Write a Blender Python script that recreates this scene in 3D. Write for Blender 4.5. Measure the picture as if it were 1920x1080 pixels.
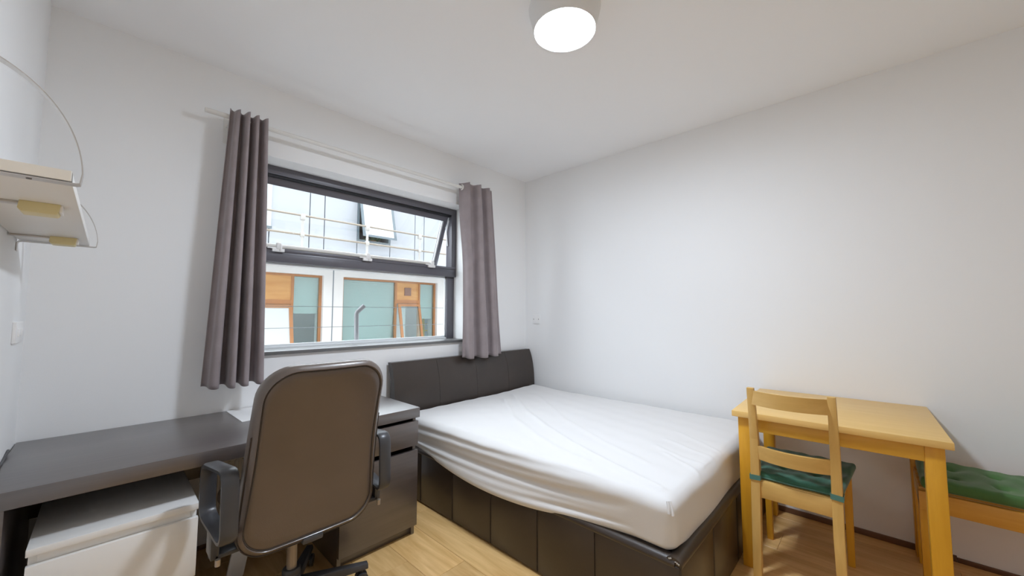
import bpy, bmesh, math, random
from mathutils import Vector, Matrix
random.seed(7)
for o in list(bpy.data.objects): bpy.data.objects.remove(o)
S = bpy.context.scene; COL = S.collection
PI = math.pi; R = math.radians

# ------------------------------------------------------------------ camera, light, exposure
FPX, YAW, PITCH, CAMZ = 717.0, R(43.5), R(3.79), 1.2
cam = bpy.data.cameras.new('camera'); cam.sensor_width = 36; cam.lens = FPX/1920*36; cam.clip_start = .02
co = bpy.data.objects.new('camera', cam); COL.objects.link(co)
co.location = (0, 0, CAMZ); co.rotation_euler = (PI/2+PITCH, 0, YAW-PI/2); S.camera = co

SKY = 7.5
LAMP = 200.0
S.cycles.max_bounces = 10; S.cycles.diffuse_bounces = 9
W = bpy.data.worlds.new('world'); S.world = W; W.use_nodes = True
W.node_tree.nodes['Background'].inputs[0].default_value = (.86, .93, 1, 1)
W.node_tree.nodes['Background'].inputs[1].default_value = SKY
S.view_settings.view_transform = 'Standard'; S.view_settings.look = 'None'
S.view_settings.exposure = 0.1; S.view_settings.gamma = 1; S.view_settings.use_curve_mapping = False

# ------------------------------------------------------------------ room constants (metres)
XR, YB, XL, ZC, YN = 2.886, 2.55, -.235, 2.542, -1.7
OX0, OX1, OZ0, OZ1, YF = .50, 2.12, .98, 2.127, 2.70     # window opening, frame plane
ZD = .678                                              # desk top

# pixel -> direction -> point on a known plane
_f = Vector((math.cos(PITCH)*math.cos(YAW), math.cos(PITCH)*math.sin(YAW), math.sin(PITCH)))
_r = Vector((math.sin(YAW), -math.cos(YAW), 0)); _u = _r.cross(_f); _c = Vector((0, 0, CAMZ))
def ray(x, y): return _f + _r*((x-960)/FPX) - _u*((y-540)/FPX)
def onZ(x, y, z): d = ray(x, y); return _c + d*((z-CAMZ)/d.z)
def onX(x, y, v): d = ray(x, y); return _c + d*(v/d.x)
def onY(x, y, v): d = ray(x, y); return _c + d*(v/d.y)

# ------------------------------------------------------------------ materials
def newmat(name):
    m = bpy.data.materials.new(name); m.use_nodes = True
    return m, m.node_tree, m.node_tree.nodes['Principled BSDF']
def N(nt, typ, **kw):
    n = nt.nodes.new(typ)
    for k, v in kw.items(): setattr(n, k, v)
    return n
def mat(name, col, rough=.5, metal=0, bump=0, bscale=60, var=0, vscale=6, spec=.5, sheen=0, coat=0):
    m, nt, b = newmat(name)
    b.inputs['Base Color'].default_value = (*col, 1); b.inputs['Roughness'].default_value = rough
    b.inputs['Metallic'].default_value = metal; b.inputs['Specular IOR Level'].default_value = spec
    if sheen:
        b.inputs['Sheen Weight'].default_value = sheen; b.inputs['Sheen Roughness'].default_value = .4
    if coat: b.inputs['Coat Weight'].default_value = coat; b.inputs['Coat Roughness'].default_value = .2
    tc = N(nt, 'ShaderNodeTexCoord')
    if var:
        n = N(nt, 'ShaderNodeTexNoise'); n.inputs['Scale'].default_value = vscale; n.inputs['Detail'].default_value = 5
        nt.links.new(tc.outputs['Object'], n.inputs['Vector'])
        r = N(nt, 'ShaderNodeValToRGB')
        r.color_ramp.elements[0].position = .3; r.color_ramp.elements[1].position = .7
        r.color_ramp.elements[0].color = (*[c*(1-var) for c in col], 1)
        r.color_ramp.elements[1].color = (*[min(1, c*(1+var)) for c in col], 1)
        nt.links.new(n.outputs['Fac'], r.inputs['Fac']); nt.links.new(r.outputs['Color'], b.inputs['Base Color'])
    if bump:
        n = N(nt, 'ShaderNodeTexNoise'); n.inputs['Scale'].default_value = bscale; n.inputs['Detail'].default_value = 4
        nt.links.new(tc.outputs['Object'], n.inputs['Vector'])
        bp = N(nt, 'ShaderNodeBump'); bp.inputs['Strength'].default_value = bump; bp.inputs['Distance'].default_value = .004
        nt.links.new(n.outputs['Fac'], bp.inputs['Height']); nt.links.new(bp.outputs['Normal'], b.inputs['Normal'])
    return m
def wood(name, dark, light, scale=(3, 40, 40), rough=.4, rnd=0, bump=.05, spec=.5, knots=0):
    m, nt, b = newmat(name)
    b.inputs['Roughness'].default_value = rough; b.inputs['Specular IOR Level'].default_value = spec
    tc = N(nt, 'ShaderNodeTexCoord'); mp = N(nt, 'ShaderNodeMapping'); mp.inputs['Scale'].default_value = scale
    nt.links.new(tc.outputs['Object'], mp.inputs['Vector'])
    oi = N(nt, 'ShaderNodeObjectInfo')
    if rnd:
        cb = N(nt, 'ShaderNodeVectorMath', operation='SCALE'); cb.inputs[0].default_value = (13, 29, 7)
        nt.links.new(oi.outputs['Random'], cb.inputs['Scale']); nt.links.new(cb.outputs[0], mp.inputs['Location'])
    n = N(nt, 'ShaderNodeTexNoise'); n.inputs['Scale'].default_value = 1; n.inputs['Detail'].default_value = 6
    n.inputs['Roughness'].default_value = .6; n.inputs['Distortion'].default_value = .4
    nt.links.new(mp.outputs[0], n.inputs['Vector'])
    r = N(nt, 'ShaderNodeValToRGB'); r.color_ramp.elements[0].position = .3; r.color_ramp.elements[1].position = .68
    r.color_ramp.elements[0].color = (*dark, 1); r.color_ramp.elements[1].color = (*light, 1)
    nt.links.new(n.outputs['Fac'], r.inputs['Fac']); out = r.outputs['Color']
    if rnd:
        hs = N(nt, 'ShaderNodeHueSaturation')
        mr = N(nt, 'ShaderNodeMapRange'); mr.inputs['To Min'].default_value = 1-rnd; mr.inputs['To Max'].default_value = 1+rnd
        nt.links.new(oi.outputs['Random'], mr.inputs['Value']); nt.links.new(mr.outputs[0], hs.inputs['Value'])
        nt.links.new(out, hs.inputs['Color']); out = hs.outputs['Color']
    nt.links.new(out, b.inputs['Base Color'])
    if bump:
        bp = N(nt, 'ShaderNodeBump'); bp.inputs['Strength'].default_value = bump; bp.inputs['Distance'].default_value = .002
        nt.links.new(n.outputs['Fac'], bp.inputs['Height']); nt.links.new(bp.outputs['Normal'], b.inputs['Normal'])
    return m
def glassmat(name, col=(1, 1, 1), refl=.06):
    m = bpy.data.materials.new(name); m.use_nodes = True; nt = m.node_tree; nt.nodes.clear()
    o = N(nt, 'ShaderNodeOutputMaterial'); t = N(nt, 'ShaderNodeBsdfTransparent'); g = N(nt, 'ShaderNodeBsdfGlossy')
    mx = N(nt, 'ShaderNodeMixShader'); mx.inputs[0].default_value = refl
    t.inputs[0].default_value = (*col, 1); g.inputs['Roughness'].default_value = .02
    nt.links.new(t.outputs[0], mx.inputs[1]); nt.links.new(g.outputs[0], mx.inputs[2]); nt.links.new(mx.outputs[0], o.inputs[0])
    return m
def emit(name, col, s):
    m = bpy.data.materials.new(name); m.use_nodes = True; nt = m.node_tree; nt.nodes.clear()
    o = N(nt, 'ShaderNodeOutputMaterial'); e = N(nt, 'ShaderNodeEmission')
    e.inputs[0].default_value = (*col, 1); e.inputs[1].default_value = s; nt.links.new(e.outputs[0], o.inputs[0])
    return m

M = {}
M['wall'] = mat('white_wall_paint', (.865, .865, .862), .75, bump=.05, bscale=220, spec=.3)
M['ceil'] = mat('ceiling_paint', (.915, .92, .93), .85, bump=.03, bscale=200, spec=.2)
M['oak'] = wood('oak_laminate', (.60, .345, .115), (.83, .555, .245), (26, 2.2, 26), .38, rnd=.10, bump=.04)
M['subfloor'] = mat('floor_joint', (.26, .16, .075), .8)
M['skirt'] = wood('brown_skirting', (.10, .045, .02), (.17, .08, .04), (30, 3, 30), .45)
M['desk'] = wood('black_brown_veneer', (.044, .032, .030), (.076, .058, .053), (2.5, 60, 60), .46, bump=.06, spec=.7)
_b = M['desk'].node_tree.nodes['Principled BSDF']; _b.inputs['Coat Weight'].default_value = 1; _b.inputs['Coat Roughness'].default_value = .32; _b.inputs['Coat IOR'].default_value = 1.85
M['leather'] = mat('brown_faux_leather', (.034, .023, .017), .38, bump=.12, bscale=260, var=.15, vscale=5, coat=.3)
M['leather_bk'] = mat('black_brown_leather', (.118, .089, .072), .42, bump=.12, bscale=320, var=.1, vscale=4, coat=.5)
M['plastic_bk'] = mat('black_plastic', (.052, .052, .056), .34, bump=.04, bscale=400)
M['stitch'] = mat('stitching_thread', (.055, .045, .04), .7)
M['scuff'] = mat('scuffed_leather_backing', (.55, .52, .48), .8, bump=.3, bscale=200)
M['metal'] = mat('grey_metal', (.45, .44, .42), .35, metal=.9)
M['tube'] = mat('worn_steel_tube', (.42, .36, .30), .35, metal=.6)
M['sheet'] = mat('white_cotton_sheet', (.74, .73, .72), .85, bump=.08, bscale=300, spec=.2, sheen=.1)
M['curtain'] = mat('taupe_velvet', (.29, .245, .248), .8, bump=.08, bscale=250, var=.1, vscale=9, spec=.2, sheen=.35)
M['whitefur'] = mat('white_melamine', (.85, .84, .815), .35, spec=.5)
M['shelfw'] = mat('white_shelf_laminate', (.80, .79, .76), .45)
M['shelfedge'] = mat('cream_shelf_edge', (.86, .80, .70), .6)
M['bracket'] = mat('silver_bracket', (.58, .55, .52), .4, metal=.55)
M['yellow'] = mat('yellowed_plastic', (.72, .62, .33), .45)
M['whitepl'] = mat('white_plastic', (.88, .87, .86), .4)
M['slot'] = mat('dark_slot', (.12, .11, .11), .6)
M['rod'] = mat('cream_metal_rod', (.74, .72, .68), .35)
M['alu'] = mat('grey_aluminium_frame', (.115, .110, .128), .38, spec=.6)
M['gasket'] = mat('black_gasket', (.01, .01, .012), .6)
M['sill'] = mat('grey_sill_board', (.15, .15, .148), .35)
M['bead'] = mat('white_glazing_bead', (.75, .77, .78), .4)
M['glass'] = glassmat('window_glass', (.97, .98, .98), .05)
M['birch'] = wood('yellow_birch_top', (.72, .455, .14), (.79, .52, .185), (40, 3, 40), .35, bump=.03)
M['birchleg'] = wood('golden_birch', (.64, .31, .016), (.74, .385, .028), (30, 30, 3), .36, bump=.03)
M['birchrail'] = wood('golden_birch_rail', (.63, .33, .03), (.73, .405, .055), (30, 3, 30), .36, bump=.03)
M['beech'] = wood('pale_beech', (.62, .38, .11), (.71, .455, .15), (30, 30, 3), .38, bump=.03)
M['beechh'] = wood('pale_beech_rail', (.62, .38, .11), (.71, .455, .15), (30, 3, 30), .38, bump=.03)
M['pine'] = wood('pine_bench_wood', (.58, .27, .03), (.70, .36, .06), (26, 2.5, 26), .4, bump=.03)
M['green'] = mat('bottle_green_fabric', (.032, .135, .088), .75, bump=.2, bscale=120, var=.2, vscale=14, sheen=.3)
M['greenstrap'] = mat('green_satin_strap', (.07, .20, .17), .5, bump=.15, bscale=90, sheen=.3)
M['greenb'] = mat('leaf_green_fabric', (.060, .150, .040), .8, bump=.2, bscale=120, var=.2, vscale=12, sheen=.3)
M['paper'] = mat('white_paper', (.82, .82, .82), .7)
M['radi'] = mat('cream_radiator_enamel', (.74, .70, .62), .4)
M['lampcase'] = mat('white_lamp_housing', (.78, .78, .77), .5)
M['lampglow'] = emit('lamp_diffuser', (.85, .95, 1.09), LAMP)
# outside
M['clad'] = mat('pale_lilac_cladding', (.45, .48, .53), .5, var=.03, vscale=.6)
M['backing_joint_shade'] = mat('grey_backing_joint_shade', (.20, .24, .28), .7)  # dark tone for joint shade, also colours the backing behind the cladding
M['concrete'] = mat('white_render', (.76, .755, .75), .8, var=.04, vscale=1.2)
M['orange'] = wood('orange_timber', (.52, .25, .075), (.63, .35, .13), (2, 2, 8), .5, bump=0)
M['orangef'] = mat('orange_timber_frame', (.42, .19, .075), .5, var=.1, vscale=3)
M['brownsq'] = mat('brown_vent_grille', (.22, .12, .09), .6)
M['teal'] = mat('pale_teal_blind', (.60, .68, .67), .6)
M['frost_glare'] = mat('frosted_and_glare_pane', (.66, .71, .74), .35)
M['room'] = mat('pale_blue_grey_interior', (.55, .62, .66), .8)
M['dframe'] = mat('slate_window_frame', (.14, .18, .21), .5)
M['pglass'] = glassmat('facade_glass', (.86, .95, .95), .12)
M['galv'] = mat('galvanised_tube', (.32, .28, .23), .5, metal=.3)
M['galvw'] = mat('pale_galvanised_post', (.50, .49, .47), .5)
M['pipe'] = mat('grey_plastic_pipe', (.22, .22, .23), .4)
M['yellowl'] = mat('yellow_ladder_paint', (.80, .62, .06), .5)
M['shadewall'] = mat('pale_shade_wall', (.45, .42, .39), .9, var=.1, vscale=3)
M['asphalt'] = mat('street_asphalt', (.22, .22, .22), .9)
M['wire'] = mat('steel_cable', (.20, .22, .23), .4, metal=.6)
M['leafy'] = mat('dark_green_leaf', (.07, .14, .06), .7)

# ------------------------------------------------------------------ mesh helpers
BASE = {}
def finish(bm, ang=40, smooth=True):
    bmesh.ops.recalc_face_normals(bm, faces=bm.faces)
    for f in bm.faces: f.smooth = smooth
    if smooth:
        a = R(ang)
        for e in bm.edges:
            if len(e.link_faces) == 2 and e.calc_face_angle(0) > a: e.smooth = False
def obj(name, bm, m, parent=None, local=False, ang=40, smooth=True, base=None, fin=True):
    if fin: finish(bm, ang, smooth)
    me = bpy.data.meshes.new(name)
    o = bpy.data.objects.new(name, me); COL.objects.link(o)
    if parent is not None:
        b = BASE[parent.name]
        if not local: bmesh.ops.translate(bm, verts=bm.verts, vec=-b)
        o.parent = parent; BASE[o.name] = b
    else:
        if base is None:
            xs = [v.co.x for v in bm.verts]; ys = [v.co.y for v in bm.verts]; zs = [v.co.z for v in bm.verts]
            base = Vector(((min(xs)+max(xs))/2, (min(ys)+max(ys))/2, min(zs)))
        base = Vector(base); bmesh.ops.translate(bm, verts=bm.verts, vec=-base); o.location = base; BASE[o.name] = base
    bm.to_mesh(me); bm.free(); me.materials.append(M[m])
    return o
def tag(o, label, cat, group=None):
    o['label'] = label; o['category'] = cat
    if group: o['group'] = group
    return o
def thing(name, label, cat, loc, rotz=0, group=None):
    o = bpy.data.objects.new(name, None); COL.objects.link(o); o.location = loc; o.rotation_euler = (0, 0, rotz)
    o.empty_display_size = .1; BASE[o.name] = Vector(loc); return tag(o, label, cat, group)
def struct(o): o['kind'] = 'structure'; return o
def B(): return bmesh.new()
def box(bm, x0, x1, y0, y1, z0, z1, bev=0, seg=2):
    t = bmesh.new()
    vs = [t.verts.new(p) for p in ((x0,y0,z0),(x1,y0,z0),(x1,y1,z0),(x0,y1,z0),(x0,y0,z1),(x1,y0,z1),(x1,y1,z1),(x0,y1,z1))]
    for q in ((3,2,1,0),(4,5,6,7),(0,1,5,4),(1,2,6,5),(2,3,7,6),(3,0,4,7)): t.faces.new([vs[i] for i in q])
    if bev: bmesh.ops.bevel(t, geom=list(t.edges), offset=bev, segments=seg, affect='EDGES', profile=.5)
    merge(bm, t); return bm
def merge(bm, t):
    me = bpy.data.meshes.new('tmp'); t.to_mesh(me); t.free(); bm.from_mesh(me); bpy.data.meshes.remove(me)
def bx(*a, **k): return box(B(), *a, **k)
def hexa(bm, bot, top, bev=0, seg=2):
    """bot/top: 4 points each (same winding)"""
    t = bmesh.new(); a = [t.verts.new(p) for p in bot]; b = [t.verts.new(p) for p in top]
    t.faces.new(a[::-1]); t.faces.new(b)
    for i in range(4): t.faces.new([a[i], a[(i+1)%4], b[(i+1)%4], b[i]])
    if bev: bmesh.ops.bevel(t, geom=list(t.edges), offset=bev, segments=seg, affect='EDGES', profile=.5)
    merge(bm, t); return bm
def sweep(bm, pts, prof, closed=False, up=Vector((0, 0, 1)), caps=True):
    """prof: list of (a,b) offsets in the (side, up) frame"""
    pts = [Vector(p) for p in pts]; n = len(pts); rings = []
    pside = None
    for i, p in enumerate(pts):
        if closed: t = (pts[(i+1)%n]-pts[i-1]).normalized()
        else: t = (pts[min(i+1, n-1)]-pts[max(i-1, 0)]).normalized()
        s = t.cross(up)
        if s.length < 1e-4: s = pside or t.cross(Vector((0, 1, 0.01)))
        s.normalize()
        if pside is not None and s.dot(pside) < 0: s = -s
        pside = s; w = s.cross(t)
        rings.append([bm.verts.new(p+s*a+w*b) for a, b in prof])
    k = len(prof)
    for i in range(n if closed else n-1):
        a, b = rings[i], rings[(i+1)%n]
        for j in range(k): bm.faces.new([a[j], a[(j+1)%k], b[(j+1)%k], b[j]])
    if caps and not closed:
        bm.faces.new(rings[0][::-1]); bm.faces.new(rings[-1])
    return bm
def circ(r, n=10): return [(r*math.cos(2*PI*i/n), r*math.sin(2*PI*i/n)) for i in range(n)]
def tube(bm, pts, r, n=10, **k): return sweep(bm, pts, circ(r, n), **k)
def lathe(bm, prof, c=(0, 0, 0), n=32, axis='Z'):
    c = Vector(c); rings = []
    for r, h in prof:
        if r < 1e-6: rings.append([bm.verts.new(c+ax(0, 0, h, axis))]); continue
        rings.append([bm.verts.new(c+ax(r*math.cos(2*PI*i/n), r*math.sin(2*PI*i/n), h, axis)) for i in range(n)])
    for a, b in zip(rings, rings[1:]):
        for i in range(n):
            j = (i+1) % n
            if len(a) == 1 and len(b) == 1: continue
            if len(a) == 1: bm.faces.new([a[0], b[j], b[i]])
            elif len(b) == 1: bm.faces.new([a[i], a[j], b[0]])
            else: bm.faces.new([a[i], a[j], b[j], b[i]])
    return bm
def ax(a, b, h, axis):
    return Vector((a, b, h)) if axis == 'Z' else Vector((a, h, b)) if axis == 'Y' else Vector((h, a, b))
def prism(bm, poly, axis, h0, h1, bev=0):
    """poly: 2D points; extruded along axis between h0 and h1"""
    t = bmesh.new(); a = [t.verts.new(ax(p, q, h0, axis)) for p, q in poly]; b = [t.verts.new(ax(p, q, h1, axis)) for p, q in poly]
    n = len(poly); t.faces.new(a[::-1]); t.faces.new(b)
    for i in range(n): t.faces.new([a[i], a[(i+1)%n], b[(i+1)%n], b[i]])
    if bev: bmesh.ops.bevel(t, geom=list(t.edges), offset=bev, segments=2, affect='EDGES', profile=.5)
    merge(bm, t); return bm
def rrect(w, h, r, n=6):
    pts = []
    for cx, cy, a0 in ((w/2-r, h/2-r, 0), (-w/2+r, h/2-r, 90), (-w/2+r, -h/2+r, 180), (w/2-r, -h/2+r, 270)):
        for i in range(n+1):
            a = R(a0+90*i/n); pts.append((cx+r*math.cos(a), cy+r*math.sin(a)))
    return pts
def roundbox(hx, hy, hz, r, nx, ny, nz):
    """dense rounded box centred at 0"""
    bm = bmesh.new()
    def lin(h, n):
        out = []
        for i in range(n+1):
            t = -1+2*i/n; out.append(h*(.72*t+.28*math.sin(t*PI/2)))
        return out
    X, Y, Zl = lin(hx, nx), lin(hy, ny), lin(hz, nz)
    def g(A, Bv, fn):
        vs = [[bm.verts.new(fn(a, b)) for b in Bv] for a in A]
        for i in range(len(A)-1):
            for j in range(len(Bv)-1): bm.faces.new([vs[i][j], vs[i+1][j], vs[i+1][j+1], vs[i][j+1]])
    for s in (-1, 1):
        g(X, Y, lambda a, b: (a, b, s*hz)); g(X, Zl, lambda a, b: (a, s*hy, b)); g(Y, Zl, lambda a, b: (s*hx, a, b))
    bmesh.ops.remove_doubles(bm, verts=bm.verts, dist=1e-5)
    for v in bm.verts:
        q = Vector((max(-hx+r, min(hx-r, v.co.x)), max(-hy+r, min(hy-r, v.co.y)), max(-hz+r, min(hz-r, v.co.z))))
        d = v.co-q
        if d.length > 1e-7:
            m = max(abs(d.x), abs(d.y), abs(d.z)); v.co = q+d.normalized()*min(r, m if m < r else r)
    return bm

# ------------------------------------------------------------------ room shell
fl = struct(obj('floor', bx(XL-.2, XR+.2, YN-.2, YB+.3, -.10, -.004), 'subfloor'))
pw = .192; row = 0; x = XL-.05
PLK = {}
while x < XR:
    y = YN-.1-[.0, .75, .35, 1.0][row % 4]
    if row == 7: y = YN-.1-.55
    while y < YB:
        x0, x1, y0, y1 = x, min(x+pw, XR), max(y, YN), min(y+1.285, YB)
        if y1-y0 > .02:
            key = (round(x1-x0, 4), round(y1-y0, 4))
            if key not in PLK:
                b = bx(0, x1-x0-.0012, 0, y1-y0-.0012, -.004, 0, bev=.0009, seg=1); finish(b, 30)
                me = bpy.data.meshes.new('plank'); b.to_mesh(me); b.free(); me.materials.append(M['oak']); PLK[key] = me
            o = bpy.data.objects.new('plank', PLK[key]); COL.objects.link(o); o.parent = fl
            o.location = Vector((x0, y0, 0))-BASE[fl.name]
        y += 1.285
    x += pw; row += 1
struct(obj('ceiling', bx(XL-.2, XR+.2, YN-.2, YB+.3, ZC, ZC+.12), 'ceil'))
struct(obj('wall_left', bx(XL-.2, XL, YN-.2, YB+.3, 0, ZC), 'wall'))
struct(obj('wall_right', bx(XR, XR+.2, YN-.2, YB+.3, 0, ZC), 'wall'))
struct(obj('wall_rear', bx(XL, XR, YN-.2, YN, 0, ZC), 'wall'))
YO = YB+.30
b = B()
box(b, XL, OX0, YB, YO, 0, ZC); box(b, OX1, XR, YB, YO, 0, ZC)
box(b, OX0, OX1, YB, YO, 0, OZ0-.02); box(b, OX0, OX1, YB, YO, OZ1, ZC)
struct(obj('wall_back', b, 'wall'))
# thin skirting strip on the right wall, lower beyond the step
b = B(); box(b, XR-.008, XR, -.231, YB, 0, .030, bev=.001); struct(obj('baseboard_right', b, 'skirt'))
b = B(); box(b, XR-.008, XR, YN, -.232, 0, .022, bev=.001); struct(obj('baseboard_right', b, 'skirt'))
b = B(); box(b, XL, XR-.009, YB-.008, YB, 0, .022, bev=.001); struct(obj('baseboard_back', b, 'skirt'))
b = B(); box(b, XL, XL+.008, YN, YB-.009, 0, .022, bev=.001); struct(obj('baseboard_left', b, 'skirt'))

# ------------------------------------------------------------------ window
win = bpy.data.objects.new('window_1', None); COL.objects.link(win); win.location = (1.31, YF, OZ0); BASE[win.name] = Vector(win.location); struct(win)
ZT0, ZT1 = 1.521, 1.585      # transom
FW = .052
b = B()
box(b, OX0, OX1, YF, YF+.08, OZ1-FW, OZ1, .002); box(b, OX0, OX0+FW, YF, YF+.08, ZT1, OZ1-FW, .002); box(b, OX1-FW, OX1, YF, YF+.08, ZT1, OZ1-FW, .002)
box(b, OX0, OX0+FW, YF+.03, YF+.08, OZ0, ZT0, .002); box(b, OX1-.075, OX1, YF+.03, YF+.08, OZ0, ZT0, .002)
obj('outer_frame', b, 'alu', win)
obj('bottom_rail', bx(OX0, OX1, YF+.035, YF+.08, OZ0-.03, OZ0+.012, .002), 'bead', win)
b = B(); box(b, OX0, OX1, YF, YF+.09, ZT0, ZT1, .002); tr = obj('transom', b, 'alu', win)
b = B(); box(b, OX0+.01, OX1-.01, YF-.004, YF+.02, ZT1, ZT1+.022, .002); obj('transom_cap', b, 'alu', win)
b = B(); box(b, OX0+.01, OX1-.05, YF-.0015, YF+.001, ZT1-.014, ZT1-.0115); obj('transom_edge', b, 'alu', win)
b = B(); box(b, OX0+FW, OX1-.075, YF+.045, YF+.06, ZT0-.012, ZT0, .001); box(b, OX1-.088, OX1-.075, YF+.045, YF+.06, OZ0, ZT0, .001); box(b, OX0+FW, OX1-.075, YF+.045, YF+.06, OZ0+.012, OZ0+.026, .001)
obj('glazing_bead', b, 'bead', win)
obj('lower_pane', bx(OX0+FW, OX1-.075, YF+.062, YF+.068, OZ0+.005, ZT0), 'glass', win)
# top-hung sash, swung outwards at the bottom
sx0, sx1 = OX0+FW+.012, OX1-FW-.012
sz1 = OZ1-FW-.008; sh = .53; th = R(21)
def sash_pt(x, w, d):   # w: distance down from hinge, d: depth out of the sash plane
    return Vector((x, YF+.035+w*math.sin(th)+d*math.cos(th), sz1-w*math.cos(th)+d*math.sin(th)))
def sash_bar(x0, x1, w0, w1, d0=0, d1=.045):
    bm = B()
    hexa(bm, [sash_pt(x0, w1, d0), sash_pt(x1, w1, d0), sash_pt(x1, w1, d1), sash_pt(x0, w1, d1)],
         [sash_pt(x0, w0, d0), sash_pt(x1, w0, d0), sash_pt(x1, w0, d1), sash_pt(x0, w0, d1)], .002)
    return bm
b = sash_bar(sx0, sx1, 0, .052); merge(b, sash_bar(sx0, sx1, sh-.052, sh)); merge(b, sash_bar(sx0, sx0+.05, .052, sh-.052)); merge(b, sash_bar(sx1-.035, sx1, .052, sh-.052))
sash = obj('top_hung_sash', b, 'alu', win)
b = sash_bar(sx0+.05, sx1-.035, .05, sh-.05, .02, .026); obj('sash_pane', b, 'glass', sash)
b = sash_bar(sx1-.047, sx1-.035, .052, sh-.05, .004, .016); merge(b, sash_bar(sx0+.05, sx1-.035, sh-.062, sh-.052, .004, .016)); obj('sash_bead', b, 'bead', sash)
b = B(); box(b, OX0+FW, OX1-FW, YF+.01, YF+.05, OZ1-FW-.014, OZ1-FW+.002); obj('gasket', b, 'gasket', win)
b = B(); box(b, OX0+FW, OX1-FW, YF-.0015, YF+.004, OZ1-FW-.001, OZ1-FW+.003); obj('seal_strip', b, 'alu', win)
# friction stay of the sash
b = B()
tube(b, [(OX1-.058, YF+.04, 2.03), (OX1-.062, YF+.065, 1.93), (OX1-.060, YF+.05, 1.80)], .006, 8)
tube(b, [(OX1-.062, YF+.065, 1.93), (OX1-.066, YF+.075, 1.99)], .005, 8)
obj('friction_stay', b, 'bead', win)
# cream bar with three white catches along the transom
b = B(); tube(b, [(.56, YF-.004, 1.619), (1.875, YF-.004, 1.619)], .0125, 10); bar = obj('stay_bar', b, 'rod', win)
for cx in (.712, 1.29, 1.85):
    b = B(); box(b, cx-.034, cx+.034, YF-.022, YF-.004, 1.583, 1.604, .003); box(b, cx-.012, cx+.014, YF-.026, YF+.004, 1.598, 1.640, .004)
    box(b, cx-.060, cx-.010, YF-.020, YF-.010, 1.601, 1.609, .002); box(b, cx+.005, cx+.018, YF-.03, YF-.012, 1.585, 1.632, .003)
    obj('window_catch', b, 'whitepl', win)
# sill board
sl = obj('trim_1', bx(OX0-.03, OX1+.0, YB-.02, YF+.04, OZ0-.02, OZ0, .002), 'sill'); struct(sl)

# ------------------------------------------------------------------ outside: street, opposite building, guard rails
YP = 9.5
def fx(px, py=560, y=YP): return onY(px, py, y).x
def fz(px, py, y=YP): return onY(px, py, y).z
gr = obj('street', bx(-14, 26, YO+.6, 22, -3.4, -3.2), 'asphalt'); struct(gr)
bld = thing('opposite_building', 'white rendered building across the street with orange timber windows and lilac cladding', 'building', (4, YP+.6, -3.2))
zb = 2.36; zbt = fz(643, 519)     # top of white band / top of bays
bays = [(-.2, fx(606)), (fx(643), fx(820)), (fx(820)+.50, fx(820)+3.4), (-3.9, -.7)]
bays = sorted(bays); BZ0 = -.15
b = B(); xs = -9
for x0, x1 in bays:
    box(b, xs, x0, YP, YP+.5, BZ0, zbt); xs = x1
box(b, xs, 20, YP, YP+.5, BZ0, zbt); box(b, -9, 20, YP, YP+.5, zbt, zb); box(b, -9, 20, YP, YP+.5, -3.2, BZ0)
obj('rendered_wall', b, 'concrete', bld)
b = B(); box(b, -9, 20, YP-.03, YP, zb-.02, zb+.02); cx = fx(624); box(b, cx-.012, cx+.012, YP-.004, YP, BZ0, zb-.02); obj('joint_shade', b, 'backing_joint_shade', bld)  # dark strips stand in for the shade in the facade joints
obj('interior_wall', bx(-9, 20, YP+2.6, YP+2.7, -3.2, zb), 'room', bld)
obj('interior_floor', bx(-9, 20, YP+.5, YP+2.6, BZ0-.1, BZ0), 'room', bld)
obj('interior_ceiling', bx(-9, 20, YP+.5, YP+2.6, zbt+.05, zbt+.15), 'room', bld)
# upper cladding panels between vertical joints
b = B(); ZR = 4.6; wx0, wx1, wz0 = fx(669, 455), fx(731, 455), fz(700, 456); wz1 = wz0+1.35
box(b, -9, wx0, YP+.06, YP+.5, zb, ZR); box(b, wx1, 20, YP+.06, YP+.5, zb, ZR); box(b, wx0, wx1, YP+.06, YP+.5, zb, wz0); box(b, wx0, wx1, YP+.06, YP+.5, wz1, ZR); obj('backing_wall', b, 'backing_joint_shade', bld)
b = B(); box(b, wx0-1.6, wx1+1.6, YP+3.0, YP+3.1, zb+.2, ZR); box(b, wx0-1.7, wx0-1.6, YP+.5, YP+3.1, zb+.2, ZR); box(b, wx1+1.6, wx1+1.7, YP+.5, YP+3.1, zb+.2, ZR); box(b, wx0-1.7, wx1+1.7, YP+.5, YP+3.1, zb+.1, zb+.2); obj('upper_room', b, 'room', bld)
seams = sorted([fx(504, 440), fx(580, 430), fx(608, 430), fx(669, 470), fx(731, 470), fx(778, 440), fx(795, 440)])
dx = 1.05
lo, hi = [], []
x = seams[0]-dx
while x > -9: lo.append(x); x -= dx
x = seams[-1]+dx
while x < 20: hi.append(x); x += dx
SE = sorted(lo+seams+hi)
for a, c in zip(SE, SE[1:]):
    z0s = [(zb+.03, ZR)]
    if abs(a-wx0) < .05 : z0s = [(zb+.03, wz0), (wz1, ZR)]
    for z0, z1 in z0s: obj('cladding_panel', bx(a+.012, c-.012, YP, YP+.07, z0, z1), 'clad', bld)
obj('roof', bx(-9, 20, YP-.1, YP+3.2, ZR, ZR+.15), 'clad', bld)
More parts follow.
